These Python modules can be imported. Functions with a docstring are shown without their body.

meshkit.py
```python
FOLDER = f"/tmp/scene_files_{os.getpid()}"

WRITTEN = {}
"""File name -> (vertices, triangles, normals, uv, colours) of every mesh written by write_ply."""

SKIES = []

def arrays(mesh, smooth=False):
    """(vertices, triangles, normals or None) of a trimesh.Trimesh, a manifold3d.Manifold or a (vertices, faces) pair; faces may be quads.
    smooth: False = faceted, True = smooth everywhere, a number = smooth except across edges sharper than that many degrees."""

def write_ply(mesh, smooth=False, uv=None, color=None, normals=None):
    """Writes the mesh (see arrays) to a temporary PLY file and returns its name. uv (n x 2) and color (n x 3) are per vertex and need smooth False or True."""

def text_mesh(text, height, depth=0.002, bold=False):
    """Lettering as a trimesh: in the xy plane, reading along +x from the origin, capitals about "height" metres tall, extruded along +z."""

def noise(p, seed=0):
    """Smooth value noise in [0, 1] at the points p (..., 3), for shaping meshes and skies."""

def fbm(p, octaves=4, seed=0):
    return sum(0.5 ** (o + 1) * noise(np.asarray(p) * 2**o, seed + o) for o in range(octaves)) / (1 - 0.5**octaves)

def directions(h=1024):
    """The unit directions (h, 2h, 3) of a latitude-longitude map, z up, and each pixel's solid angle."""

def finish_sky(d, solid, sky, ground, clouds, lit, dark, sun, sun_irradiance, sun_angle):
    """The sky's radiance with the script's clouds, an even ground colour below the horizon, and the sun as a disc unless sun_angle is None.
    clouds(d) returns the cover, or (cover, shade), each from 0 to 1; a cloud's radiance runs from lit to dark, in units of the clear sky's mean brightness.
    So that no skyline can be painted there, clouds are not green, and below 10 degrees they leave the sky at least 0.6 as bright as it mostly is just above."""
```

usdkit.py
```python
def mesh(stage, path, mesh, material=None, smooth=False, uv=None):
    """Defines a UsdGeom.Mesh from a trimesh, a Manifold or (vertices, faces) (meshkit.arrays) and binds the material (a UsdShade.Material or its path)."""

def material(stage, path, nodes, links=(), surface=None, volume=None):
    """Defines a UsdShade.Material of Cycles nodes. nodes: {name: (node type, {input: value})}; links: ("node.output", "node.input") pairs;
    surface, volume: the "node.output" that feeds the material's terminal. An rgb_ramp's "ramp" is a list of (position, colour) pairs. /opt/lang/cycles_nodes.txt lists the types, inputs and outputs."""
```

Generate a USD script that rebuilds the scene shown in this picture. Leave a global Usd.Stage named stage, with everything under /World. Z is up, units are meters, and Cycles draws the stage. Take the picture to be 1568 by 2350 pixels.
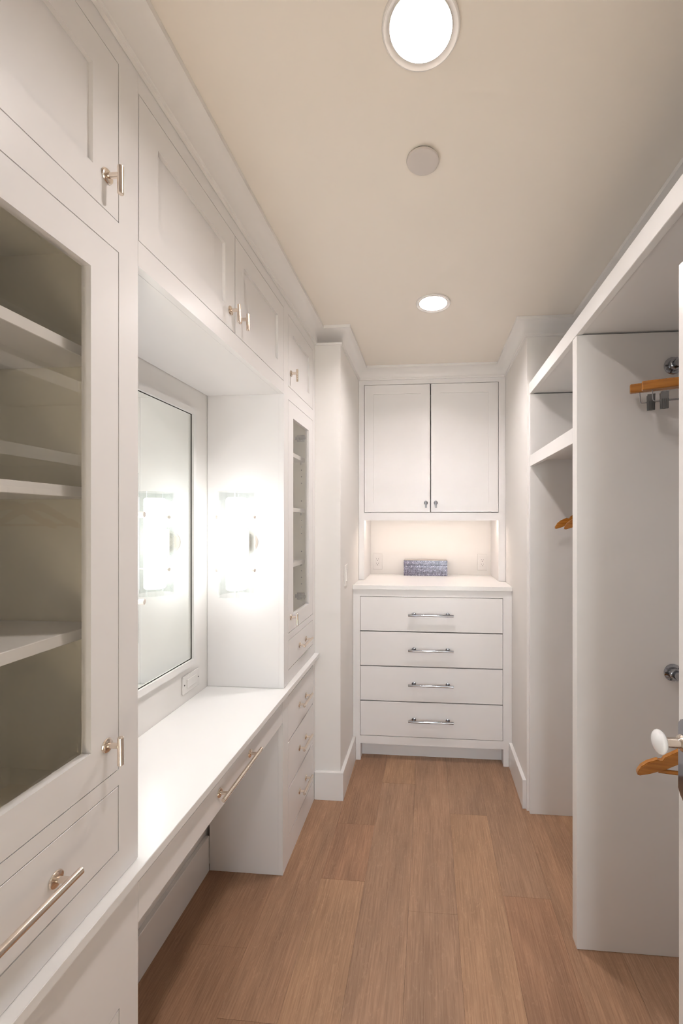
import math, random, re
import numpy as np, trimesh, usdkit
from pxr import Usd, UsdGeom, UsdLux, UsdShade, Gf, Sdf
from shapely.geometry import Polygon, box as sbox, Point
from shapely.ops import unary_union

random.seed(7)
stage = Usd.Stage.CreateInMemory()
UsdGeom.SetStageUpAxis(stage, UsdGeom.Tokens.z)
UsdGeom.SetStageMetersPerUnit(stage, 1.0)
UsdGeom.Xform.Define(stage, '/World')
UsdGeom.Scope.Define(stage, '/World/Looks')

# ------------------------------------------------------------------ camera
FPX, EYE = 965.0, 1.47                      # focal length in pixels of the 1568-wide frame, eye height
PX, PY, VX = 903.0, 1196.0, 984.0           # principal point (the lens is shifted) and the vanishing point of the room's long lines
YAW = math.degrees(math.atan((VX - PX) / FPX))
cam = UsdGeom.Camera.Define(stage, '/World/camera')
cam.AddTranslateOp().Set(Gf.Vec3d(0, 0, EYE))
cam.AddRotateXYZOp().Set(Gf.Vec3f(90, 0, YAW))
cam.CreateHorizontalApertureAttr(36.0)
cam.CreateVerticalApertureAttr(36.0 * 2350 / 1568)
cam.CreateFocalLengthAttr(36.0 * FPX / 1568)
cam.CreateHorizontalApertureOffsetAttr(36.0 * (784 - PX) / 1568)
cam.CreateVerticalApertureOffsetAttr(36.0 * (PY - 1175) / 1568)
cam.CreateClippingRangeAttr(Gf.Vec2f(0.02, 100))
cam.CreateExposureAttr(0.14)

# ------------------------------------------------------------------ light levels
L_DOWN = 235.0      # lenses of the recessed ceiling lamps
L_DOWN_FAR = 375.0  # the further of the two
L_SCONCE = 7.2         # vanity tubes
L_STRIP = 32.0         # strip under the far wall cabinet
L_SKY = 9.2        # daylight at the window of the room behind the camera
C_DOWN = (1.0, 0.93, 0.915)
C_SCONCE = (1.0, 0.995, 1.0)
C_STRIP = (1.0, 0.82, 0.71)
C_SKY = (0.80, 0.90, 1.0)
WIN = (-0.35, 0.85, 0.06, 2.35)      # that window: x0, x1, z0, z1, in the wall at y = -3.6
day = UsdLux.RectLight.Define(stage, '/World/window_daylight')
day.AddTranslateOp().Set(Gf.Vec3d((WIN[0] + WIN[1]) / 2, -3.72, (WIN[2] + WIN[3]) / 2))
day.AddRotateXYZOp().Set(Gf.Vec3f(90, 0, 0))
day.CreateWidthAttr(WIN[1] - WIN[0])
day.CreateHeightAttr(WIN[3] - WIN[2])
day.CreateColorAttr(Gf.Vec3f(*C_SKY))
day.CreateIntensityAttr(L_SKY)

L_ADDED_SUN = 180000.0   # added sunlight through the window; bounces off the unseen floor to lift the ceiling
added_sun = UsdLux.DistantLight.Define(stage, '/World/added_sun')
added_sun.AddRotateXYZOp().Set(Gf.Vec3f(50, 0, -4))     # from behind the camera, about 40 degrees up
added_sun.CreateAngleAttr(0.6)
added_sun.CreateColorAttr(Gf.Vec3f(1.0, 0.96, 0.90))
added_sun.CreateIntensityAttr(L_ADDED_SUN)

# ------------------------------------------------------------------ materials
def mat(name, nodes, links=(), surface='p.BSDF'):
    return usdkit.material(stage, '/World/Looks/' + name, nodes, links, surface=surface)

def paint(name, col, rough=0.35, spec=0.5):
    return mat(name, {'p': ('principled_bsdf', {'base_color': col, 'roughness': rough, 'specular_ior_level': spec})})

M = {}
M['cabinet'] = paint('cabinet_paint', (0.875, 0.855, 0.845), 0.33)
M['case'] = paint('case_paint', (0.91, 0.87, 0.75), 0.5)  # inside of the display cases, yellower than the cabinet paint
M['wall'] = paint('wall_paint', (0.875, 0.85, 0.82), 0.6, 0.3)
M['closet'] = paint('closet_paint', (0.86, 0.84, 0.82), 0.5, 0.35)
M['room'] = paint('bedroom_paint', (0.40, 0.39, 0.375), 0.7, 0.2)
M['bounce_carpet'] = paint('bedroom_bounce_carpet', (0.62, 0.545, 0.46), 0.95, 0.1)  # unseen floor, made up pale to bounce the added sunlight upward
M['ceiling'] = paint('ceiling_paint', (0.91, 0.85, 0.775), 0.8, 0.2)
M['trim'] = paint('trim_paint', (0.88, 0.86, 0.84), 0.3)
M['quartz'] = paint('white_quartz', (0.88, 0.87, 0.855), 0.22)
M['plastic'] = paint('white_plastic', (0.84, 0.81, 0.78), 0.3)
M['grey_plastic'] = paint('grey_plastic', (0.66, 0.61, 0.58), 0.45)
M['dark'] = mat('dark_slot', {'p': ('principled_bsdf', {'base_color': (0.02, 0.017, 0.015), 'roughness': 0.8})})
M['nickel'] = mat('polished_nickel', {'p': ('principled_bsdf', {'base_color': (0.80, 0.71, 0.62), 'metallic': 1.0, 'roughness': 0.16})})
M['satin'] = mat('satin_nickel', {'p': ('principled_bsdf', {'base_color': (0.86, 0.79, 0.73), 'metallic': 0.35, 'roughness': 0.5})})
M['chrome'] = mat('chrome', {'p': ('principled_bsdf', {'base_color': (0.40, 0.41, 0.44), 'metallic': 1.0, 'roughness': 0.06})})
M['steel'] = mat('dull_steel', {'p': ('principled_bsdf', {'base_color': (0.22, 0.22, 0.22), 'metallic': 1.0, 'roughness': 0.25})})
M['mirror'] = mat('mirror_silver', {'p': ('principled_bsdf', {'base_color': (0.86, 0.885, 0.86), 'metallic': 1.0, 'roughness': 0.0})})
M['porcelain'] = mat('porcelain', {'p': ('principled_bsdf', {'base_color': (0.86, 0.85, 0.84), 'roughness': 0.12, 'coat_weight': 0.6, 'coat_roughness': 0.05})})

def clear_glass(name, tint):
    # Schlick's reflectance from the facing ratio, the same from both sides of the sheet
    return mat(name, {'f': ('layer_weight', {'blend': 0.5}), 'q': ('math', {'math_type': 'power', 'value2': 5.0}),
                      'k': ('math', {'math_type': 'multiply_add', 'value2': 0.96, 'value3': 0.04}),
                      't': ('transparent_bsdf', {'color': tint}),
                      's': ('glossy_bsdf', {'color': (1, 1, 1), 'roughness': 0.0}), 'm': ('mix_closure', {})},
               [('f.facing', 'q.value1'), ('q.value', 'k.value1'), ('k.value', 'm.fac'), ('t.BSDF', 'm.closure1'), ('s.BSDF', 'm.closure2')], surface='m.closure')
M['pane'] = clear_glass('cabinet_glass', (0.985, 0.98, 0.965))
M['sconce_glass'] = clear_glass('sconce_glass', (0.93, 0.945, 0.94))

def lamp(name, col, power):
    return mat(name, {'e': ('emission', {'color': col, 'strength': power})}, surface='e.emission')
M['lamp_down'] = lamp('downlight_glow', C_DOWN, L_DOWN)
M['lamp_down_far'] = lamp('downlight_glow_far', C_DOWN, L_DOWN_FAR)
M['lamp_sconce'] = lamp('sconce_glow', C_SCONCE, L_SCONCE)
M['lamp_strip'] = lamp('strip_glow', C_STRIP, L_STRIP)

def oak(i, dark, light, seed):
    """Plank oak, grain along y: fine fibres, slow tone drift and pale ray flecks."""
    return mat('floor_oak_%d' % i, {
        'g': ('geometry', {}),
        'm1': ('mapping', {'location': (seed * 3.1, seed * 1.7, 0), 'scale': (1.0, 0.035, 1.0)}),
        'n1': ('noise_texture', {'scale': 190.0, 'detail': 4.0, 'roughness': 0.65}),
        'm2': ('mapping', {'location': (seed * 1.3, seed * 5.1, 0), 'scale': (1.0, 0.16, 1.0)}),
        'n2': ('noise_texture', {'scale': 11.0, 'detail': 3.0, 'distortion': 0.8}),
        'm3': ('mapping', {'location': (seed, seed * 2.3, 0), 'scale': (1.0, 0.42, 1.0), 'rotation': (0, 0, 0.12)}),
        'n3': ('noise_texture', {'scale': 75.0, 'detail': 2.0, 'distortion': 1.6}),
        'r1': ('rgb_ramp', {'ramp': [(0.30, dark), (0.72, light)]}),
        'r2': ('rgb_ramp', {'ramp': [(0.3, (0.80, 0.79, 0.78)), (0.7, (1.12, 1.10, 1.08))]}),
        'x': ('mix_color', {'blend_type': 'multiply', 'fac': 1.0}),
        'r3': ('rgb_ramp', {'ramp': [(0.58, (0, 0, 0)), (0.70, (1, 1, 1))]}),
        'k': ('math', {'math_type': 'multiply', 'value2': 0.16}),
        'y': ('mix_color', {'blend_type': 'mix', 'b': tuple(min(1, 1.35 * c + 0.03) for c in light)}),
        'bmp': ('bump', {'strength': 0.10, 'distance': 0.0015}),
        'p': ('principled_bsdf', {'roughness': 0.42, 'specular_ior_level': 0.4})},
        [('g.position', 'm1.vector'), ('m1.vector', 'n1.vector'), ('g.position', 'm2.vector'), ('m2.vector', 'n2.vector'),
         ('g.position', 'm3.vector'), ('m3.vector', 'n3.vector'), ('n1.fac', 'r1.fac'), ('n2.fac', 'r2.fac'),
         ('r1.color', 'x.a'), ('r2.color', 'x.b'), ('n3.fac', 'r3.fac'), ('r3.color', 'k.value1'), ('k.value', 'y.fac'),
         ('x.result', 'y.a'), ('y.result', 'p.base_color'), ('n1.fac', 'bmp.height'), ('bmp.normal', 'p.normal')])
OAK = [oak(0, (0.315, 0.177, 0.105), (0.490, 0.300, 0.188), 1), oak(1, (0.280, 0.154, 0.090), (0.440, 0.262, 0.160), 2),
       oak(2, (0.350, 0.200, 0.115), (0.540, 0.336, 0.206), 3), oak(3, (0.300, 0.160, 0.094), (0.470, 0.274, 0.168), 4),
       oak(4, (0.320, 0.186, 0.114), (0.485, 0.306, 0.198), 5)]
M['beech'] = mat('hanger_wood', {
    'tc': ('texture_coordinate', {}), 'm': ('mapping', {'scale': (6.0, 60.0, 60.0)}), 'n': ('noise_texture', {'scale': 2.0, 'detail': 4.0}),
    'r': ('rgb_ramp', {'ramp': [(0.3, (0.37, 0.130, 0.016)), (0.7, (0.54, 0.215, 0.034))]}),
    'p': ('principled_bsdf', {'roughness': 0.25, 'coat_weight': 0.5, 'coat_roughness': 0.1})},
    [('tc.object', 'm.vector'), ('m.vector', 'n.vector'), ('n.fac', 'r.fac'), ('r.color', 'p.base_color')])
M['mosaic'] = mat('shell_mosaic', {
    'tc': ('geometry', {}), 'm': ('mapping', {'rotation': (math.pi / 2, 0, 0), 'scale': (1, 1, 1)}),
    'm2': ('mapping', {'rotation': (math.pi / 2, 0, 0), 'location': (0.37, 0.11, 0)}),
    'b': ('brick_texture', {'scale': 46.0, 'mortar_size': 0.05, 'brick_width': 0.26, 'row_height': 0.42, 'offset': 0.5, 'bias': 0.0,
                            'color1': (0.40, 0.39, 0.47), 'color2': (0.13, 0.115, 0.165), 'mortar': (0.05, 0.042, 0.06)}),
    'w': ('voronoi_texture', {'scale': 150.0, 'metric': 'chebychev'}),
    'h': ('rgb_ramp', {'ramp': [(0.0, (0.45, 0.42, 0.52)), (0.55, (0.9, 0.9, 1.0)), (1.0, (1.5, 1.5, 1.55))]}),
    'sep': ('separate_color', {}),
    'x': ('mix_color', {'blend_type': 'multiply', 'fac': 1.0}),
    'p': ('principled_bsdf', {'roughness': 0.18, 'specular_ior_level': 0.7})},
    [('tc.position', 'm.vector'), ('m.vector', 'b.vector'), ('tc.position', 'w.vector'), ('w.color', 'sep.color'), ('sep.r', 'h.fac'),
     ('b.color', 'x.a'), ('h.color', 'x.b'), ('x.result', 'p.base_color')])
M['box_top'] = mat('box_top_shell', {'p': ('principled_bsdf', {'base_color': (0.62, 0.56, 0.50), 'roughness': 0.2})})

# ------------------------------------------------------------------ scene graph helpers
used = {}
base_at = {}
def numbered(parent, name):
    k = (str(parent), name)
    n = used.get(k, -1) + 1
    used[k] = n
    return name if n == 0 else '%s_%03d' % (name, n)

def pth(p):
    return '/World' if p is None else str(p.GetPath())

def tag(o, label=None, cat=None, group=None, kind=None):
    p = o.GetPrim()
    for k, v in (('label', label), ('category', cat), ('group', group), ('kind', kind)):
        if v: p.SetCustomDataByKey(k, v)
    return p

def thing(name, label=None, cat=None, loc=(0, 0, 0), group=None, kind=None, rz=0.0):
    path = '/World/' + numbered('/World', name)
    x = UsdGeom.Xform.Define(stage, path)
    x.AddTranslateOp().Set(Gf.Vec3d(*loc))
    if rz: x.AddRotateZOp().Set(rz)
    base_at[path] = np.array(loc, float)
    return tag(x, label, cat, group, kind)

def obj(name, m, material, parent=None, smooth=False, label=None, cat=None, group=None, kind=None):
    """One Mesh prim. Vertices come in world coordinates unless the thing is built local to its base."""
    pp = pth(parent)
    path = pp + '/' + numbered(pp, name)
    off = base_at.get('/'.join(pp.split('/')[:3]), np.zeros(3)) if parent is not None else np.zeros(3)
    if isinstance(m, (list, tuple)): m = trimesh.util.concatenate(m)
    m = m.copy(); m.apply_translation(-off)
    mat_ = M[material] if isinstance(material, str) else material
    return tag(usdkit.mesh(stage, path, m, mat_, smooth=smooth), label, cat, group, kind)

def copy_of(src, loc, rz=0.0, label=None, group=None):
    was = src.GetCustomData()
    name = re.sub(r'_\d{3}$', '', src.GetName())
    r = thing(name, label or was['label'], was['category'], loc, group or was.get('group'), None, rz)
    r.GetReferences().AddInternalReference(src.GetPath()); r.SetInstanceable(True)
    return r

# ------------------------------------------------------------------ shapes
def box(x0, x1, y0, y1, z0, z1, bev=0.0):
    lo, hi = np.minimum((x0, y0, z0), (x1, y1, z1)), np.maximum((x0, y0, z0), (x1, y1, z1))
    if bev <= 0:
        return trimesh.creation.box(bounds=[lo, hi])
    pts = []
    for i in range(8):
        s = np.array([(i >> k) & 1 for k in range(3)])
        c = np.where(s, hi, lo); d = np.where(s, -1, 1) * bev
        for k in range(3):
            q = c + d; q[k] = c[k]; pts.append(q)
    return trimesh.convex.convex_hull(np.array(pts))

def extr(poly, depth):
    polys = getattr(poly, 'geoms', [poly])
    return trimesh.util.concatenate([trimesh.creation.extrude_polygon(g, depth, engine='earcut') for g in polys])

def slab_x(poly_yz, x0, x1):
    """A polygon in (y, z) given a thickness from x0 to x1."""
    m = extr(poly_yz, x1 - x0)
    m.apply_transform(np.array([[0, 0, 1, x0], [1, 0, 0, 0], [0, 1, 0, 0], [0, 0, 0, 1.0]]))
    return m

def slab_y(poly_xz, y0, y1):
    m = extr(poly_xz, y1 - y0)
    m.apply_transform(np.array([[1, 0, 0, 0], [0, 0, -1, y1], [0, 1, 0, 0], [0, 0, 0, 1.0]]))
    return m

def slab_z(poly_xy, z0, z1):
    m = extr(poly_xy, z1 - z0); m.apply_translation((0, 0, z0)); return m

def R(a0, a1, b0, b1): return sbox(min(a0, a1), min(b0, b1), max(a0, a1), max(b0, b1))

def rounded(poly, r): return poly.buffer(-r).buffer(r, quad_segs=6)

def lathe(profile, n=48):
    return trimesh.creation.revolve(np.array(profile, float), sections=n)

def align(m, origin, axis):
    """Turns a mesh built about +z so that +z points along axis, then moves it to origin."""
    T = trimesh.geometry.align_vectors([0, 0, 1], np.array(axis, float) / np.linalg.norm(axis))
    m = m.copy(); m.apply_transform(T); m.apply_translation(origin); return m

def rod(a, b, r, n=16, chamfer=0.0):
    a, b = np.array(a, float), np.array(b, float); L = np.linalg.norm(b - a)
    c = min(chamfer, r * .7)
    prof = [(0, 0), (r - c, 0), (r, c), (r, L - c), (r - c, L), (0, L)] if c else [(0, 0), (r, 0), (r, L), (0, L)]
    return align(lathe(prof, n), a, b - a)

def tube_path(pts, r, n=10):
    """A round wire along a polyline."""
    pts = [np.array(p, float) for p in pts]
    V, F = [], []
    up = np.array([0.123, 0.456, 0.88]); prev = None
    for i, p in enumerate(pts):
        t = pts[min(i + 1, len(pts) - 1)] - pts[max(i - 1, 0)]; t /= np.linalg.norm(t)
        u = (up if prev is None else prev); u = u - t * (u @ t); u /= np.linalg.norm(u); prev = u
        w = np.cross(t, u)
        for k in range(n):
            a = 2 * math.pi * k / n
            V.append(p + r * (math.cos(a) * u + math.sin(a) * w))
    for i in range(len(pts) - 1):
        for k in range(n):
            a, b = i * n + k, i * n + (k + 1) % n
            F += [(a, b, b + n), (a, b + n, a + n)]
    for e, flip in ((0, True), (len(pts) - 1, False)):
        c = len(V); V.append(pts[e])
        for k in range(n):
            a, b = e * n + k, e * n + (k + 1) % n
            F.append((c, b, a) if flip else (c, a, b))
    return trimesh.Trimesh(np.array(V), np.array(F), process=False)

def arc(center, r, a0, a1, n, ux, uy):
    c, ux, uy = map(np.array, (center, ux, uy))
    return [c + r * (math.cos(a) * ux + math.sin(a) * uy) for a in np.linspace(a0, a1, n)]

# ------------------------------------------------------------------ levels and planes of the room
XL, XB = -0.603, -0.938           # front of the left cabinets, wall behind them
XR, XS, XC = 0.507, 0.767, 1.12   # front of the closet, wall above it, wall behind it
YF0, YF1 = 0.02, 0.14             # wall with the doorway (behind the view)
YC = 2.195                        # where the alcove begins on the left
YCR = 2.183                       # the same on the right
XAL, XAR = -0.465, 0.497          # alcove sides
YD, YU, YB = 2.563, 2.773, 3.109     # chest front, wall cabinet front, back wall
ZC = 2.482
ZCT = 0.77                        # vanity worktop

# ================================================================== SETTING
# floor: planks, each its own piece, over a sub-floor
floor = thing('floor', loc=(0, 0, 0), kind='structure')
W = 0.183
seams = [0.107 + W * k for k in range(-7, 7)]
ends = {-7: [-1.2, 0.7, 1.9], -6: [-0.4, 1.0, 2.5], -5: [-1.5, 0.45, 1.4, 2.3], -4: [-0.9, 1.196, 2.5], -3: [-0.3, 1.70, 2.018], -2: [-1.6, 0.62, 2.35],
        -1: [-0.7, 1.585, 2.8], 0: [-1.3, 0.5, 2.13], 1: [-0.2, 1.680, 2.66], 2: [-1.0, 0.7, 2.22], 3: [-0.5, 0.76, 1.87], 4: [-1.4, 0.5, 1.5], 5: [-0.6, 0.95, 2.1], 6: [-1, 1.9]}
tone = {(-3, 1): 2, (-3, 2): 3, (-3, 3): 1, (-1, 1): 4, (-1, 2): 4, (-2, 1): 3, (-2, 2): 4, (0, 2): 2, (0, 3): 4, (1, 1): 3, (1, 2): 4, (-4, 1): 1, (-4, 2): 0, (-5, 2): 1, (2, 2): 0}
for k, x0 in zip(range(-7, 7), seams):
    ys = [0.05] + [v for v in ends[k] if v > 0.2] + [YB - 0.001]
    for j in range(len(ys) - 1):
        if ys[j + 1] - ys[j] < 0.02: continue
        mt = OAK[tone.get((k, j + 1), (k * 2 + j * 3) % 5)]
        obj('plank', box(x0 + .0002, x0 + W - .0002, ys[j] + .0002, ys[j + 1] - .0002, -0.018, 0.0, 0.0003), mt, floor)
obj('subfloor', box(-1.25, 1.45, 0.05, 3.23, -0.08, -0.0185), 'dark', floor)

# ceiling with two holes for the recessed lamps
D1, D2 = (-0.016, 0.864), (0.021, 1.959)
cp = R(-1.10, 1.32, YF0, 3.25)
for d in (D1, D2): cp = cp.difference(Point(d).buffer(0.069, 48))
obj('ceiling', slab_z(cp, ZC, ZC + 0.09), 'ceiling', kind='structure')

obj('wall_left', [box(XB - 0.12, XB, YF1, YC, 0, ZC), box(XB - 0.12, XAL, YC, 3.23, 0, ZC)], 'wall', kind='structure')
obj('wall_right', [box(XC, XC + 0.12, YF1, YCR, 0, 2.30), box(XS, XC + 0.12, YF1, YCR, 2.30, ZC), box(XAR, XC + 0.12, YCR, 3.23, 0, ZC)], 'wall', kind='structure')
obj('wall_back', box(XAL, XAR, YB, 3.23, 0, ZC), 'wall', kind='structure')
doorway = R(-0.44, 0.47, -0.01, 2.06)
obj('wall_front', slab_y(R(XB - 0.12, XC + 0.12, 0, ZC).difference(doorway), YF0, YF1), 'wall', kind='structure')

# the room behind the camera, as far as its light reaches in through the doorway
bx0, bx1, by0, bz = -1.9, 2.3, -3.6, 2.62
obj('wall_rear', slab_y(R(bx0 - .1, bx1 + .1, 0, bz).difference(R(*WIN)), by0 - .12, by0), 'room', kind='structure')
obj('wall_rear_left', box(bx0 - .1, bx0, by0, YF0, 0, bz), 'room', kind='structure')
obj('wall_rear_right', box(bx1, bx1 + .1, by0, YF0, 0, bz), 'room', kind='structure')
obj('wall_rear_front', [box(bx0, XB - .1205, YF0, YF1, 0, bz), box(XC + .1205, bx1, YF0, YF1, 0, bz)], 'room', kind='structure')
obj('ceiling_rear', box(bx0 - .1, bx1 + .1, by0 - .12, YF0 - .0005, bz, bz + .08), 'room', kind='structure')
obj('floor_rear', box(bx0, bx1, by0, 0.0495, -.02, -.0005), 'bounce_carpet', kind='structure')
wf = thing('window_1', loc=(WIN[0], by0, WIN[2]), kind='structure')
obj('frame', slab_y(R(*WIN).difference(R(WIN[0] + .05, WIN[1] - .05, WIN[2] + .05, WIN[3] - .05)), by0 - .09, by0 - .03), 'trim', wf)
obj('pane', box(WIN[0] + .049, WIN[1] - .049, by0 - .062, by0 - .058, WIN[2] + .049, WIN[3] - .049), 'pane', wf)

# crown moulding, one mitred run round the room
prof = [(0.0, -0.079), (0.009, -0.079), (0.010, -0.071)]
prof += [(0.055 - 0.043 * math.cos(a), -0.069 + 0.052 * math.sin(a)) for a in np.linspace(0, math.pi / 2, 9)]
prof += [(0.063, -0.016), (0.063, -0.0005), (0.0, -0.0005)]
def sweep(path, prof, side=1, z=ZC):
    """Profile (out, up) swept along a plan polyline with mitred corners; out is to the right of the path."""
    path = [np.array(p, float) for p in path]; V, F = [], []; n = len(prof)
    for i, p in enumerate(path):
        d0 = path[i] - path[i - 1] if i else path[1] - path[0]
        d1 = path[i + 1] - path[i] if i < len(path) - 1 else d0
        n0, n1 = (np.array([d[1], -d[0]]) / np.linalg.norm(d) * side for d in (d0, d1))
        m = (n0 + n1) / (1 + n0 @ n1)
        for o, h in prof: V.append([p[0] + m[0] * o, p[1] + m[1] * o, z + h])
    for i in range(len(path) - 1):
        for k in range(n):
            a, b = i * n + k, i * n + (k + 1) % n
            F += [(a, b, b + n), (a, b + n, a + n)]
    cap = trimesh.creation.triangulate_polygon(Polygon(prof), engine='earcut')
    vv, ff = cap
    idx = [int(np.argmin([np.hypot(*(np.array(q) - v)) for q in prof])) for v in vv]
    for t in ff:
        F.append(tuple(idx[k] for k in t)); F.append(tuple(idx[k] + (len(path) - 1) * n for k in reversed(t)))
    m = trimesh.Trimesh(np.array(V), np.array(F), process=False); m.fix_normals(); return m
obj('trim_1', sweep([(XL + .0005, YF1), (XL + .0005, YC - .0005), (XAL, YC - .0005), (XAL, YU - .0005), (XAR, YU - .0005), (XAR, YCR - .0005), (XS - .0005, YCR - .0005), (XS - .0005, YF1)], prof), 'trim', kind='structure', smooth=30)

bprof = [(0.0005, 0.0), (0.018, 0.0), (0.018, 0.144), (0.016, 0.146), (0.0005, 0.146)]
obj('baseboard_left', sweep([(XB, .832), (XB, 1.698)], bprof, z=0.0005), 'trim', kind='structure')
obj('baseboard_left', sweep([(XL + 0.002, YC), (XAL, YC), (XAL, YD - 0.002)], bprof, z=0.0005), 'trim', kind='structure')
obj('baseboard_right', sweep([(XAR, YD - 0.002), (XAR, YCR + 0.014)], bprof, z=0.0005), 'trim', kind='structure')

# ================================================================== HARDWARE
def tee_knob(at, n=(1, 0, 0), drop=0.017, L=0.053, proj=0.028):
    """Upright flat bar on a short post with a round rosette; the post meets the bar above its middle."""
    at, n = np.array(at, float), np.array(n, float)
    ros = align(lathe([(0, 0), (0.0125, 0), (0.0135, 0.0015), (0.0125, 0.0035), (0.009, 0.005), (0, 0.005)], 28), at, n)
    post = rod(at + n * 0.004, at + n * (proj - .003), 0.0052, 16)
    p = at + n * proj
    return trimesh.util.concatenate([ros, post, rod(p + [0, 0, drop - L], p + [0, 0, drop], .0056, 20, .0012)])

def pull(c, t, n, L, spacing, r=0.0062, proj=0.028):
    """Long round bar on two posts with rosettes."""
    c, t, n = (np.array(v, float) for v in (c, t, n)); out = []
    for s in (-1, 1):
        a = c + t * s * spacing / 2
        out.append(align(lathe([(0, 0), (0.0125, 0), (0.0135, 0.0015), (0.0125, 0.0035), (0.008, 0.005), (0, 0.005)], 28), a, n))
        out.append(rod(a + n * .004, a + n * proj, 0.005, 14))
    out.append(rod(c + n * proj - t * L / 2, c + n * proj + t * L / 2, r, 24, 0.0015))
    return trimesh.util.concatenate(out)

GAP = 0.0020
def shaker_x(y0, y1, z0, z1, parent, name='door', rail=0.062, rec=0.009, th=0.02, front=XL):
    """A framed door in the plane x = front with a recessed panel."""
    y0, y1, z0, z1 = y0 + GAP, y1 - GAP, z0 + GAP, z1 - GAP
    fr = R(y0, y1, z0, z1).difference(R(y0 + rail, y1 - rail, z0 + rail, z1 - rail))
    d = obj(name, slab_x(fr, front - th, front), 'cabinet', parent)
    obj('panel', box(front - th + .001, front - rec, y0 + rail - .004, y1 - rail + .004, z0 + rail - .004, z1 - rail + .004), 'cabinet', d)
    return d

def glass_x(y0, y1, z0, z1, parent, rail=0.062, th=0.018, front=XL):
    y0, y1, z0, z1 = y0 + GAP, y1 - GAP, z0 + GAP, z1 - GAP
    ra = 0.0665
    fr = R(y0, y1, z0, z1).difference(R(y0 + ra, y1 - ra, z0 + rail + .004, z1 - rail - .003))
    d = obj('glass_door', slab_x(fr, front - th, front), 'cabinet', parent)
    obj('pane', box(front - .0125, front - .0090, y0 + ra - .001, y1 - ra + .001, z0 + rail + .003, z1 - rail - .002), 'pane', d, label='clear glass pane')
    return d

def drawer_x(y0, y1, z0, z1, parent, th=0.02, front=XL):
    return obj('drawer', box(front - th, front, y0 + GAP, y1 - GAP, z0 + GAP, z1 - GAP, 0.0008), 'cabinet', parent)

# ================================================================== LEFT RUN OF CABINETS
TH = 0.020
UZ0, UZ1 = 2.052, 2.362
GZ0, GZ1 = 0.985, 1.995
DZ0, DZ1 = 0.826, 0.955

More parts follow.
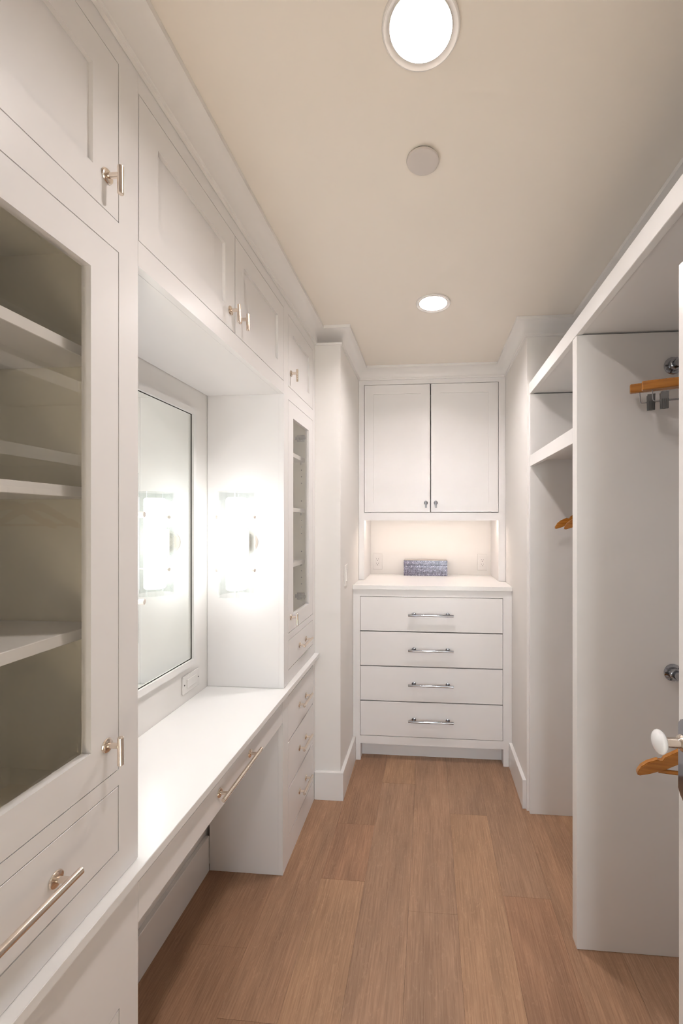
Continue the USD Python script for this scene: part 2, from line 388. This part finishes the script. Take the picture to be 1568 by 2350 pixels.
def hutch(label, yo0, yo1, yd0, yd1, open_from, near):
    """Tall cabinet standing on the worktop: small drawer, glass door, framed top door."""
    t = thing('display_cabinet', label, 'cabinet', ((XL + XB) / 2, (yo0 + yo1) / 2, ZCT + .0005), 'glass-fronted display cabinets of the vanity')
    z0, z1 = ZCT + .001, ZC - .001
    holes = [R(yd0, yd1, DZ0, DZ1), R(yd0, yd1, GZ0, GZ1), R(yd0, yd1, UZ0, UZ1)]
    fr = R(yo0, yo1, z0, z1)
    for h in holes: fr = fr.difference(h)
    body = [slab_x(fr, XL - TH, XL)]
    obj('face_frame', body, 'cabinet', t)
    # outer sides and dividers, the pieces of the case one does not see through the glass
    ca, cb = yd0 - 0.012, yd1 + 0.012
    obj('side_panel', box(XB + .002, XL - TH - .0005, yo0 + .0005, ca - .019, z0, z1, 0), 'cabinet', t)
    obj('side_panel', box(XB + .002, XL - TH - .0005, cb + .019, yo1 - .0005, z0, z1, 0), 'cabinet', t)
    gb, gt = GZ0 - 0.028, GZ1 + 0.025
    lin = [box(XB + .012, XL - TH - .001, ca - .018, ca, gb, gt), box(XB + .012, XL - TH - .001, cb, cb + .018, gb, gt),
           box(XB + .002, XB + .0115, ca - .018, cb + .018, gb, gt), box(XB + .012, XL - TH - .001, ca, cb, gb, gb + .012),
           box(XB + .012, XL - TH - .001, ca, cb, gt - .012, gt)]
    obj('case', lin, 'case', t, label='pale yellowish inside of the case')
    for zb in (1.778, 1.514, 1.249):
        obj('shelf', box(XB + .014, -0.648, ca + .002, cb - .002, zb, zb + .0205, .001), 'cabinet', t)
    # adjustable shelf holes and clip pins on the far inner side
    hs, pins = [], []
    for dz in (-.040, -.0745, -.109, .062):
        for zb in (1.778, 1.514, 1.249):
            if zb > 1.7 and dz > 0: continue
            for xx in (-0.667, -0.88):
                hs.append(rod((xx, cb - .0009, zb + dz), (xx, cb - .0001, zb + dz), .0029, 10))
    obj('shelf_hole', hs, 'dark', t, kind='stuff', label='rows of small dark shelf holes')
    for zb in (1.778, 1.514, 1.249):
        obj('shelf_pin', [box(-.670, -.664, cb - .008, cb - .0002, zb - .014, zb - .0005), rod((-.667, cb - .001, zb - .004), (-.667, cb - .010, zb - .004), .0025, 8)], 'steel', t, label='metal shelf pin')
    H = (lambda d: ca + d) if near else (lambda d: cb - d)      # the hinges sit opposite the knob
    for zz in (1.905, 1.076):
        obj('hinge', [box(-.690, -.648, H(.006), H(.0003), zz - .018, zz + .018, .002), box(-.700, -.690, H(.003), H(.0003), zz - .009, zz + .009),
                      box(-.678, -.652, H(.016), H(.006), zz - .007, zz + .007, .003), rod((-.668, H(.018), zz + .011), (-.668, H(.006), zz + .011), .004, 12),
                      rod((-.668, H(.018), zz - .011), (-.668, H(.006), zz - .011), .004, 12), box(-.652, -.630, H(.014), H(.008), zz - .006, zz + .006, .002)], 'steel', t, label='metal cup hinge')
    g = glass_x(yd0, yd1, GZ0, GZ1, t)
    u = shaker_x(yd0, yd1, UZ0, UZ1, t, rail=0.062 if near else 0.062, )
    d = drawer_x(yd0, yd1, DZ0, DZ1, t)
    ky = yd1 - 0.032 if near else yd0 + 0.0355
    obj('knob', tee_knob((XL + .0002, ky, UZ0 + .066)), 'nickel', u, smooth=30, label='polished nickel knob')
    obj('knob', tee_knob((XL + .0002, ky, GZ0 + .064)), 'nickel', g, smooth=30, label='polished nickel knob')
    obj('handle', pull((XL + .0002, (yd0 + yd1) / 2 + (0 if near else .019), 0.890), (0, 1, 0), (1, 0, 0), *((0.354, 0.314) if near else (0.141, 0.1015))), 'nickel', d, smooth=30, label='polished nickel bar handle')
    return t

hutch('white display cabinet with the large glass door, nearest on the left, standing on the worktop', YF1 + .001, .8275, .178, .7738, None, True)
hutch('white display cabinet with a narrow glass door at the far end of the vanity', 1.7125, YC - .001, 1.7665, 2.1525, None, False)

# bridge cabinet over the vanity niche
t = thing('bridge_cabinet', 'white wall cabinet with two framed doors bridging over the vanity niche', 'cabinet', ((XL + XB) / 2, 1.27, 2.0015))
fr = R(.828, 1.712, 2.0015, ZC - .001).difference(R(.829, 1.708, 2.0545, UZ1))
obj('face_frame', slab_x(fr, XL - TH, XL), 'cabinet', t)
obj('underside', box(XB + .002, XL - TH - .0005, .8283, 1.7117, 2.0015, 2.020), 'cabinet', t)
obj('top_panel', box(XB + .002, XL - TH - .0005, .8283, 1.7117, 2.45, 2.468), 'cabinet', t)
da = shaker_x(.829, 1.2687, 2.0545, UZ1, t)
db = shaker_x(1.2687, 1.708, 2.0545, UZ1, t)
obj('knob', tee_knob((XL + .0002, 1.2355, 2.112)), 'nickel', da, smooth=30, label='polished nickel knob')
obj('knob', tee_knob((XL + .0002, 1.2985, 2.114)), 'nickel', db, smooth=30, label='polished nickel knob')

# worktop of the vanity run
obj('vanity_worktop', box(XB + .001, -0.578, YF1 + .001, YC - .001, 0.750, ZCT, .0012), 'quartz', label='long white quartz worktop running under the left cabinets and through the niche', cat='worktop')

# base cabinets under the worktop
t = thing('drawer_base', 'white drawer base with three bar handles under the far end of the worktop', 'cabinet', ((XL + XB) / 2, 1.95, .0005))
y0, y1 = 1.6985, YC - .001
low = [(0.518, 0.717), (0.315, 0.515), (0.110, 0.312)]
fr = R(y0, y1, .001, .7495)
fr = fr.difference(R(1.7655, 2.1545, 0.109, 0.718))
obj('face_frame', slab_x(fr, XL - TH, XL), 'cabinet', t)
obj('side_panel', box(XB + .0195, XL - TH - .0005, y0, y0 + .019, .001, .7495), 'cabinet', t)
obj('side_panel', box(XB + .0195, XL - TH - .0005, y1 - .02, y1, .001, .7495), 'cabinet', t)
for a, b in low:
    d = drawer_x(1.7655, 2.1545, a, b, t)
    obj('handle', pull((XL + .0002, 1.976, a + (.095 if a > .5 else .094 if a > .3 else .097)), (0, 1, 0), (1, 0, 0), 0.1434, 0.1034), 'nickel', d, smooth=30, label='polished nickel bar handle')

t = thing('base_cupboard', 'white base cupboard under the near end of the worktop at the bottom left', 'cabinet', ((XL + XB) / 2, .5, .0005))
y0, y1 = YF1 + .001, .8275
fr = R(y0, y1, .001, .7495).difference(R(.178, .775, .110, .518))
obj('face_frame', slab_x(fr, XL - TH, XL), 'cabinet', t)
obj('side_panel', box(XB + .0195, XL - TH - .0005, y1 - .019, y1, .001, .7495), 'cabinet', t)
obj('side_panel', box(XB + .0195, XL - TH - .0005, y0, y0 + .019, .001, .7495), 'cabinet', t)
shaker_x(.178, .775, .110, .518, t)

t = thing('vanity_desk', 'white desk front under the vanity worktop: one wide shallow drawer with a long bar handle', 'desk', (-0.77, 1.263, 0.633))
d = obj('drawer', box(XL - .02, XL, 0.8290, 1.6970, .633, .718, .0008), 'cabinet', t)
obj('tray', [box(-.90, -.624, 0.842, 1.683, .640, .650), box(-.90, -.624, 0.842, 0.857, .650, .705), box(-.90, -.624, 1.668, 1.683, .650, .705), box(-.90, -.885, 0.857, 1.668, .650, .705)], 'cabinet', d)
obj('handle', pull((XL + .0002, 1.2728, .685), (0, 1, 0), (1, 0, 0), 0.273, 0.207), 'nickel', d, smooth=30, label='long polished nickel bar handle')
obj('rail', box(XL - .02, XL, 0.8290, 1.6970, .7195, .7493), 'cabinet', t)

# mirror in the niche
t = thing('mirror', 'large frameless-looking vanity mirror in a slim white frame on the niche wall', 'mirror', (XB, 1.27, .905))
fo = R(.939, 1.600, .905, 1.914)
fi = R(.957, 1.5825, .929, 1.891)
obj('frame', slab_x(fo.difference(fi), XB + .0005, XB + .018), 'trim', t)
obj('edge_strip', slab_x(R(.957, 1.5825, .929, 1.891).difference(R(.959, 1.5805, .931, 1.889)), XB + .0045, XB + .0085), 'dark', t, label='thin dark joint round the glass')
obj('mirror_glass', box(XB + .0005, XB + .007, 0.9575, 1.5820, .9295, 1.8905), 'mirror', t, label='silvered mirror glass')

# socket plate under the mirror
t = thing('wall_plate', 'horizontal white switch plate on the niche wall below the mirror', 'switch', (XB, 1.586, .838))
obj('plate', box(XB + .0004, XB + .006, 1.528, 1.644, .806, .874, .0015), 'plastic', t)
obj('rocker', box(XB + .0055, XB + .0095, 1.5525, 1.6195, .823, .857, .0015), 'plastic', t)
for yy in (1.538, 1.634): obj('screw', rod((XB + .006, yy, .840), (XB + .0068, yy, .840), .003, 12), 'steel', t)

# ------------------------------------------------------------------ sconces: tube of light inside a clear glass cylinder
def sconce(label, yw, sgn):
    """yw: the panel it is fixed to; sgn: the way it faces along y."""
    cx, cz = -0.760, 1.381
    yc = yw + sgn * 0.100
    t = thing('wall_sconce', label, 'sconce', (cx, yw, 1.176), group='glass cylinder wall lights of the vanity')
    n = (0, sgn, 0)
    obj('backplate', align(lathe([(0, 0), (.046, 0), (.046, .004), (.040, .010), (0, .012)], 48), (cx, yw + sgn * .0004, cz), n), 'satin', t, smooth=30)
    obj('arm', [rod((cx, yw + sgn * .01, cz), (cx, yc - sgn * .045, cz), .019, 24), box(cx - .03, cx + .03, yc - sgn * .051, yc - sgn * .046, cz - .055, cz + .055, .001)], 'satin', t, smooth=30)
    tube = obj('tube', align(lathe([(0, 0), (.034, 0), (.040, .006), (.040, .359), (.034, .365), (0, .365)], 40), (cx, yc, 1.198), (0, 0, 1)), 'lamp_sconce', t, smooth=30, label='glowing white tube')
    ri, ro, z0, z1 = .0665, .0703, 1.176, 1.586
    pr = [(ri, 0), (ro, 0), (ro, z1 - z0), (ri, z1 - z0), (ri, 0)]
    obj('glass_cylinder', align(lathe(pr, 64), (cx, yc, z0), (0, 0, 1)), 'sconce_glass', t, smooth=30, label='open clear glass cylinder')
    for zz in (1.486, 1.278):
        for sx, dirn in ((-1, (-.96, .28 * sgn, 0)), (1, (.965, .26 * sgn, 0))):
            d = np.array(dirn) / np.linalg.norm(dirn)
            a = np.array([cx, yc, zz])
            obj('pin', [rod(a + d * .041, a + d * .078, .0035, 12), rod(a + d * (.0715 + .003 * sx), a + d * (.083 + .005 * sx), .0070, 20, .001)], 'satin', t, smooth=30)
    return t
sconce('glass cylinder wall light glowing on the far side panel of the vanity niche', 1.7125, -1)
sconce('glass cylinder wall light on the near side panel of the vanity niche', .8275, 1)

# ================================================================== FAR END: chest, worktop, wall cabinet
t = thing('chest_of_drawers', 'built-in white chest with four wide drawers across the far end', 'chest', (0.015, 2.83, .0005))
xa, xb = XAL + .001, XAR - .001
fr = R(xa, xb, .1035, 1.0515).union(R(-.4465, -.418, .0005, .2)).union(R(.446, .4785, .0005, .2)).difference(R(-.4205, .4435, .152, 1.008))
obj('face_frame', slab_y(fr, YD, YD + .02), 'cabinet', t)
obj('toe_kick', box(-.446, .478, 2.633, 2.648, .0005, .16), 'cabinet', t)
obj('leg_return', box(-.4465, -.4185, YD + .0205, 2.632, .0005, .16), 'cabinet', t)
obj('leg_return', box(.4465, .4785, YD + .0205, 2.632, .0005, .16), 'cabinet', t)
obj('case', [box(xa, xb, 3.092, 3.107, .17, 1.05), box(xa, xa + .016, YD + .021, 3.091, .17, 1.05), box(xb - .016, xb, YD + .021, 3.091, .17, 1.05), box(xa + .017, xb - .017, YD + .021, 3.091, .17, .186)], 'cabinet', t)
for a, b, hz in ((.7955, 1.0075, .901), (.5825, .7935, .688), (.3685, .5805, .478), (.153, .3665, .260)):
    d = obj('drawer', box(-.4185, .4415, YD, YD + .02, a + GAP, b - GAP, .0008), 'cabinet', t)
    obj('handle', pull((.013, YD - .0002, hz), (1, 0, 0), (0, -1, 0), .273, .205, r=.0065), 'chrome', d, smooth=30, label='bright chrome bar handle')
obj('chest_worktop', box(XAL + .0008, XAR - .0008, 2.549, YB - .0006, 1.0525, 1.0785, .0012), 'quartz', label='white quartz worktop on the chest at the far end', cat='worktop')

t = thing('wall_cabinet', 'white two-door wall cabinet above the lit niche at the far end', 'cabinet', (.015, 2.94, 1.0795))
ND0, ND1, NZ = -.428, .452, 1.4745
fr = R(xa, xb, 1.0795, ZC - .001).difference(R(ND0, ND1, 1.07, NZ)).difference(R(-.4285, .4525, 1.5265, 2.3745))
obj('face_frame', slab_y(fr, YU, YU + .02), 'cabinet', t)
obj('side_panel', box(xa, ND0, YU + .0205, YB - .001, 1.0795, ZC - .001), 'cabinet', t)
obj('side_panel', box(ND1, xb, YU + .0205, YB - .001, 1.0795, ZC - .001), 'cabinet', t)
obj('underside', box(ND0 + .0005, ND1 - .0005, YU + .0205, YB - .001, 1.492, 1.51), 'cabinet', t)
obj('top_panel', box(ND0 + .0005, ND1 - .0005, YU + .0205, YB - .001, 2.40, 2.418), 'cabinet', t)
def shaker_y(x0, x1, z0, z1, parent, rail=.06, rec=.007, th=.02):
    x0, x1, z0, z1 = x0 + GAP * 1.6, x1 - GAP * 1.6, z0 + GAP * 1.6, z1 - GAP * 1.6
    f = R(x0, x1, z0, z1).difference(R(x0 + rail, x1 - rail, z0 + rail, z1 - rail))
    d = obj('door', slab_y(f, YU, YU + th), 'cabinet', parent)
    obj('panel', box(x0 + rail - .004, x1 - rail + .004, YU + rec, YU + th - .001, z0 + rail - .004, z1 - rail + .004), 'cabinet', d)
    return d
dl = shaker_y(-.4285, .0125, 1.5265, 2.3745, t)
dr = shaker_y(.0125, .4525, 1.5265, 2.3745, t)
obj('knob', tee_knob((-.018, YU - .0002, 1.590), (0, -1, 0), drop=.013, L=.047), 'chrome', dl, smooth=30, label='chrome knob')
obj('knob', tee_knob((.047, YU - .0002, 1.590), (0, -1, 0), drop=.013, L=.047), 'chrome', dr, smooth=30, label='chrome knob')

t = thing('strip_light', 'thin warm strip light hidden under the wall cabinet at the far end', 'lamp', (.012, 2.803, 1.478))
obj('channel', box(-.415, .439, 2.7935, 2.813, 1.4835, 1.4915), 'plastic', t)
obj('diffuser', box(-.412, .436, 2.796, 2.811, 1.480, 1.4834), 'lamp_strip', t, label='glowing strip')

# sockets on the niche's back wall
def socket(label, cx):
    t = thing('power_socket', label, 'socket', (cx, YB, 1.113), group='power sockets in the lit niche')
    obj('plate', box(cx - .0345, cx + .0345, YB - .006, YB - .0004, 1.113, 1.231, .0018), 'plastic', t)
    obj('face', box(cx - .0165, cx + .0165, YB - .009, YB - .0062, 1.139, 1.205, .001), 'plastic', t)
    for zz in (1.1885, 1.1555):
        for m in (rod((cx, YB - .0088, zz - .0095), (cx, YB - .0093, zz - .0095), .0026, 12), box(cx - .0072, cx - .0058, YB - .0093, YB - .0088, zz - .002, zz + .006),
                  box(cx + .0058, cx + .0072, YB - .0093, YB - .0088, zz - .002, zz + .006)): obj('slot', m, 'dark', t)
    for zz in (1.122, 1.222): obj('screw', rod((cx, YB - .006, zz), (cx, YB - .0066, zz), .0028, 12), 'plastic', t)
socket('white double power socket on the left of the lit niche, left of the shell box', -.378)
socket('white double power socket on the right of the lit niche, right of the shell box', .389)

# shell mosaic box
t = thing('trinket_box', 'small lidded box covered in grey-violet shell mosaic on the far worktop', 'box', (-.022, 3.055, 1.079))
obj('base', box(-.177, .133, 3.012, 3.102, 1.079, 1.1555, .001), 'mosaic', t)
lid = obj('lid', box(-.1775, .1335, 3.0115, 3.1025, 1.1568, 1.1885, .001), 'mosaic', t)
obj('lid_top', box(-.176, .132, 3.013, 3.101, 1.1886, 1.1895), 'box_top', lid, label='pale smooth top of the lid')

# light switch on the left side of the alcove
t = thing('light_switch', 'white rocker light switch on the alcove wall left of the far worktop', 'switch', (XAL, 2.330, 1.104))
obj('plate', box(XAL + .0004, XAL + .006, 2.295, 2.365, 1.108, 1.226, .0015), 'plastic', t)
obj('rocker', trimesh.convex.convex_hull(np.array([(XAL + .005, yy, zz) for yy in (2.314, 2.346) for zz in (1.134, 1.200)] + [(XAL + .008, yy, 1.199) for yy in (2.315, 2.345)] + [(XAL + .0125, yy, 1.135) for yy in (2.315, 2.345)])), 'plastic', t)

# ================================================================== CLOSET ON THE RIGHT
t = thing('closet_unit', 'open white hanging closet with two bays along the right wall', 'closet', (.81, 1.53, .0005))
x1 = XC - .001
obj('divider', box(XR, x1 - .012, 1.491, 1.534, .0005, 2.1085, .0012), 'closet', t)
obj('side_panel', box(XR, x1 - .012, 2.1605, YCR - .0006, .0005, 2.1085, .0012), 'closet', t)
obj('side_panel', box(XR, x1 - .012, 0.868, 0.886, .0005, 2.1085, .0012), 'closet', t)
obj('top_panel', box(XR + .0205, x1 - .012, 0.868, YCR - .0006, 2.1145, 2.140), 'closet', t)
obj('beam', box(XR - .0005, XR + .020, 0.868, YCR - .0006, 2.109, 2.166, .0012), 'closet', t)
obj('back_panel', box(x1 - .0115, x1, 0.868, YCR - .0006, .0005, 2.14), 'closet', t)
sh = obj('shelf', box(XR + .0205, x1 - .0125, 1.5345, 2.1600, 1.778, 1.799), 'closet', t)
obj('nosing', box(XR + .0005, XR + .020, 1.5345, 2.1600, 1.745, 1.800, .001), 'closet', sh)

XRD = 0.820
def closet_rod(label, ya, yb, z):
    t = thing('clothes_rod', label, 'rod', (XRD, (ya + yb) / 2, z), 'clothes rods of the closet')
    obj('bar', rod((XRD, ya + .002, z), (XRD, yb - .002, z), .0135, 28), 'chrome', t, smooth=30)
    for yy, s in ((ya + .0003, 1), (yb - .0003, -1)):
        f = obj('flange', align(lathe([(0, 0), (.029, 0), (.029, .0025), (.026, .004), (.020, .005), (.020, .026), (.0185, .028), (.0142, .028), (.0142, .004), (0, .004)], 40), (XRD, yy, z), (0, s, 0)), 'chrome', t, smooth=30)
        for a in (math.radians(180), math.radians(250), math.radians(40)):
            obj('screw', rod((XRD + .0235 * math.cos(a), yy + s * .003, z + .0235 * math.sin(a)), (XRD + .0235 * math.cos(a), yy + s * .0055, z + .0235 * math.sin(a)), .0032, 10), 'steel', f)
closet_rod('chrome clothes rod high in the near closet bay, holding the clip hangers', .886, 1.491, 1.993)
closet_rod('chrome clothes rod at knee height in the near closet bay, below the door knob', .886, 1.491, 0.960)
closet_rod('chrome clothes rod under the shelf of the far closet bay', 1.534, 2.1605, 1.655)

# wooden suit hangers (built about the rod's centre, arms along local x)
def suit_hanger(label, loc, rz):
    t = thing('suit_hanger', label, 'hanger', loc, 'wooden suit hangers', rz=rz)
    base_at[str(t.GetPath())] = np.zeros(3)
    top = -.099
    up = [(0, top + .012), (.018, top + .013), (.05, top + .002), (.10, top - .028), (.152, top - .062), (.158, top - .072), (.165, top - .073), (.170, top - .070), (.196, top - .082), (.212, top - .095), (.222, top - .112), (.2225, top - .121)]
    lo = [(.216, top - .1225), (.19, top - .114), (.15, top - .096), (.10, top - .066), (.05, top - .040), (.02, top - .030), (0, top - .028)]
    half = up + lo
    poly = Polygon(half + [(-x, z) for x, z in reversed(half)][1:-1]).buffer(0)
    poly = rounded(poly.buffer(.0015).buffer(-.0015), .0015)
    core = slab_y(poly, -.0068, .0068); edge = slab_y(poly.buffer(-.002), -.0085, .0085)
    obj('arms', [core, edge], 'beech', t, label='honey-coloured curved wooden arms')
    obj('trouser_bar', rod((-.168, 0, top - .105), (.168, 0, top - .105), .0058, 14), 'beech', t, smooth=30, label='round wooden trouser bar')
    hk = [np.array((0, 0, top + .005)), np.array((0, 0, -.038))] + arc((0, 0, -.0025), .0180, math.radians(-75), math.radians(200), 22, (1, 0, 0), (0, 0, 1))
    hk[1] = np.array((.003, 0, -.030))
    obj('hook', tube_path(hk, .0019), 'chrome', t, smooth=True, label='thin chrome hook')
    return t

# clip hangers
def clip_hanger(label, loc, rz, drop=0.0):
    t = thing('clip_hanger', label, 'hanger', loc, 'wooden clip hangers', rz=rz)
    base_at[str(t.GetPath())] = np.zeros(3)
    zt, zb, h = -.072 - drop, -.100 - drop, .165
    obj('bar', box(-h, h, -.0095, .0095, zb, zt, .0025), 'beech', t, label='flat honey-coloured wooden bar')
    wz = zb - .036
    w = [np.array((-h + .028, 0, zb + .002)), np.array((-h + .030, 0, wz + .006))] + arc((-h + .036, 0, wz + .006), .006, math.pi, 1.5 * math.pi, 5, (1, 0, 0), (0, 0, 1))
    w += [np.array((0, 0, wz))] + [np.array((-p[0], 0, p[2])) for p in reversed(w)]
    obj('wire', tube_path(w, .0014), 'chrome', t, smooth=True, label='bent wire under the bar')
    for s in (-1, 1):
        cx = s * (h - .060)
        jaws = []
        for sy in (-1, 1):
            pts = [(cx + a * .011, sy * b, wz + c) for a in (-1, 1) for b, c in ((.010, .024), (.0125, .024), (.0035, .002), (.006, .002))]
            jaws.append(trimesh.convex.convex_hull(np.array(pts)))
            pts = [(cx + a * .011, sy * b, wz + c) for a in (-1, 1) for b, c in ((.0035, .004), (.006, .004), (.0012, -.026), (.0038, -.026))]
            jaws.append(trimesh.convex.convex_hull(np.array(pts)))
            for k in range(-2, 3):
                jaws.append(rod((cx + k * .0045, sy * .0062, wz + .004), (cx + k * .0045, sy * .0042, wz - .025), .0010, 6))
        jaws.append(rod((cx - .012, 0, wz), (cx + .012, 0, wz), .0042, 12))
        obj('clip', jaws, 'steel', t, label='ribbed metal clip')
    hk = [np.array((0, 0, zt - .003)), np.array((.003, 0, -.030))] + arc((0, 0, -.0025), .0180, math.radians(-75), math.radians(200), 22, (1, 0, 0), (0, 0, 1))
    obj('hook', tube_path(hk, .0019), 'chrome', t, smooth=True, label='thin chrome hook')
    return t

clip_hanger('wooden clip hanger on the high rod, the one further back and to the left', (XRD, 1.398, 1.993), -20)
clip_hanger('wooden clip hanger on the high rod, the one in front, nearer the door', (XRD, 1.320, 1.993), -20, .015)
suit_hanger('wooden suit hanger on the low rod just below the white door knob', (XRD, 1.235, 0.960), -9.6)
suit_hanger('wooden suit hanger in the far closet bay, the one at the back', (XRD, 2.030, 1.655), -7.7)
suit_hanger('wooden suit hanger in the far closet bay, the one in front, mostly behind the divider', (XRD, 1.892, 1.655), -7.7)

# ================================================================== DOOR on the right edge
FREE, PHI = np.array([0.483, 0.860]), math.radians(2.5)
dd = np.array([-math.sin(PHI), -math.cos(PHI)])      # from the free edge towards the hinges
nn = np.array([-math.cos(PHI), math.sin(PHI)])       # out of the face one sees
def dpt(s, o, z): return np.array([*(FREE + dd * s + nn * o), z])
def dbox(s0, s1, o0, o1, z0, z1, bev=0):
    m = box(s0, s1, o0, o1, z0, z1, bev)
    T = np.eye(4); T[:2, 0] = dd; T[:2, 1] = nn; T[:2, 3] = FREE
    m.apply_transform(T)
    if np.linalg.det(T[:3, :3]) < 0: m.invert()
    return m
door = thing('door_1', loc=(FREE[0], FREE[1], .008), kind='structure')
obj('slab', dbox(0, .70, -.040, 0, .008, 1.968, .003), 'trim', door)
kz, ks = 1.052, 0.026
PT, PB = kz + .046, kz - .114
pl = Polygon([(ks - .021, PB + .018), (ks - .021, PT - .017), (ks - .013, PT - .007), (ks, PT), (ks + .013, PT - .007), (ks + .021, PT - .017), (ks + .021, PB + .018), (ks + .013, PB + .008), (ks, PB), (ks - .013, PB + .008)])
m = extr(pl, .0022)
T = np.eye(4); T[:3, 0] = (*dd, 0); T[:3, 1] = (0, 0, 1); T[:3, 2] = (*nn, 0); T[:2, 3] = FREE + nn * .0003
m.apply_transform(T)
if np.linalg.det(T[:3, :3]) < 0: m.invert()
obj('lock_plate', [m] + [rod(dpt(ks, .002, kz + h), dpt(ks, .0034, kz + h), .0030, 10) for h in (.034, -.100)], 'chrome', door, label='slim pointed chrome lock plate')
n3 = np.array([*nn, 0.0])
obj('knob_neck', align(lathe([(0, 0), (.0150, 0), (.0155, .004), (.0135, .008), (.0095, .010), (.0088, .030), (.0098, .033), (0, .033)], 32), dpt(ks, .0026, kz), n3), 'nickel', door, smooth=30, label='chrome knob neck')
kp = [(0.0, 0.0)] + [(.0222 * math.sin(a), .0120 - .0120 * math.cos(a)) for a in np.linspace(.25, math.pi - .02, 22)] + [(0.0, .024)]
obj('knob', align(lathe(kp, 48), dpt(ks, .034, kz), n3), 'porcelain', door, smooth=True, label='white porcelain door knob')

# ================================================================== CEILING FITTINGS
def downlight(label, c, glow):
    t = thing('recessed_light', label, 'lamp', (c[0], c[1], ZC - .006), group='recessed ceiling lights')
    at = (c[0], c[1], ZC)
    ring = [(.0665, .012), (.0655, -.0010), (.0672, -.0022), (.0765, -.0072), (.0790, -.0068), (.0803, -.0045), (.080, -.0005), (.0665, -.0005), (.0665, .012)]
    obj('trim_ring', align(lathe(ring, 72), at, (0, 0, 1)), 'plastic', t, smooth=30, label='white trim ring')
    inner = [(.0640, -.0035), (.0655, -.0035), (.0660, .012), (.0560, .036), (.0545, .036), (.0640, .010), (.0640, -.0035)]
    obj('baffle', align(lathe(inner, 72), at, (0, 0, 1)), 'plastic', t, smooth=30, label='white sloped inner ring')
    obj('lens', align(lathe([(0, .0300), (.030, .0305), (.0545, .0325), (.0545, .036), (0, .036)], 64), at, (0, 0, 1)), glow, t, smooth=30, label='glowing round lens')
    obj('housing', align(lathe([(0, .037), (.058, .037), (.0665, .013), (.0675, .013), (.0675, .088), (0, .088)], 48), at, (0, 0, 1)), 'steel', t, smooth=30)
downlight('round recessed ceiling light cut by the top edge of the photo, the nearer one', D1, 'lamp_down')
downlight('round recessed ceiling light further in, beyond the small grey disc', D2, 'lamp_down_far')

t = thing('smoke_detector', 'small flat round grey disc on the ceiling between the two recessed lights', 'detector', (-.016, 1.177, ZC - .012))
obj('cover', align(lathe([(0, 0), (.040, 0), (.0445, .002), (.0455, .005), (.0440, .0085), (0, .0085)], 64), (-.016, 1.177, ZC - .0125), (0, 0, 1)), 'grey_plastic', t, smooth=30)
obj('gap_shadow', align(lathe([(0, 0), (.041, 0), (.041, .0035), (0, .0035)], 48), (-.016, 1.177, ZC - .0038), (0, 0, 1)), 'dark', t, smooth=30, label='dark disc painted as the shadow in the gap above the cover')  # solid dark disc stands in for the shadow in this gap
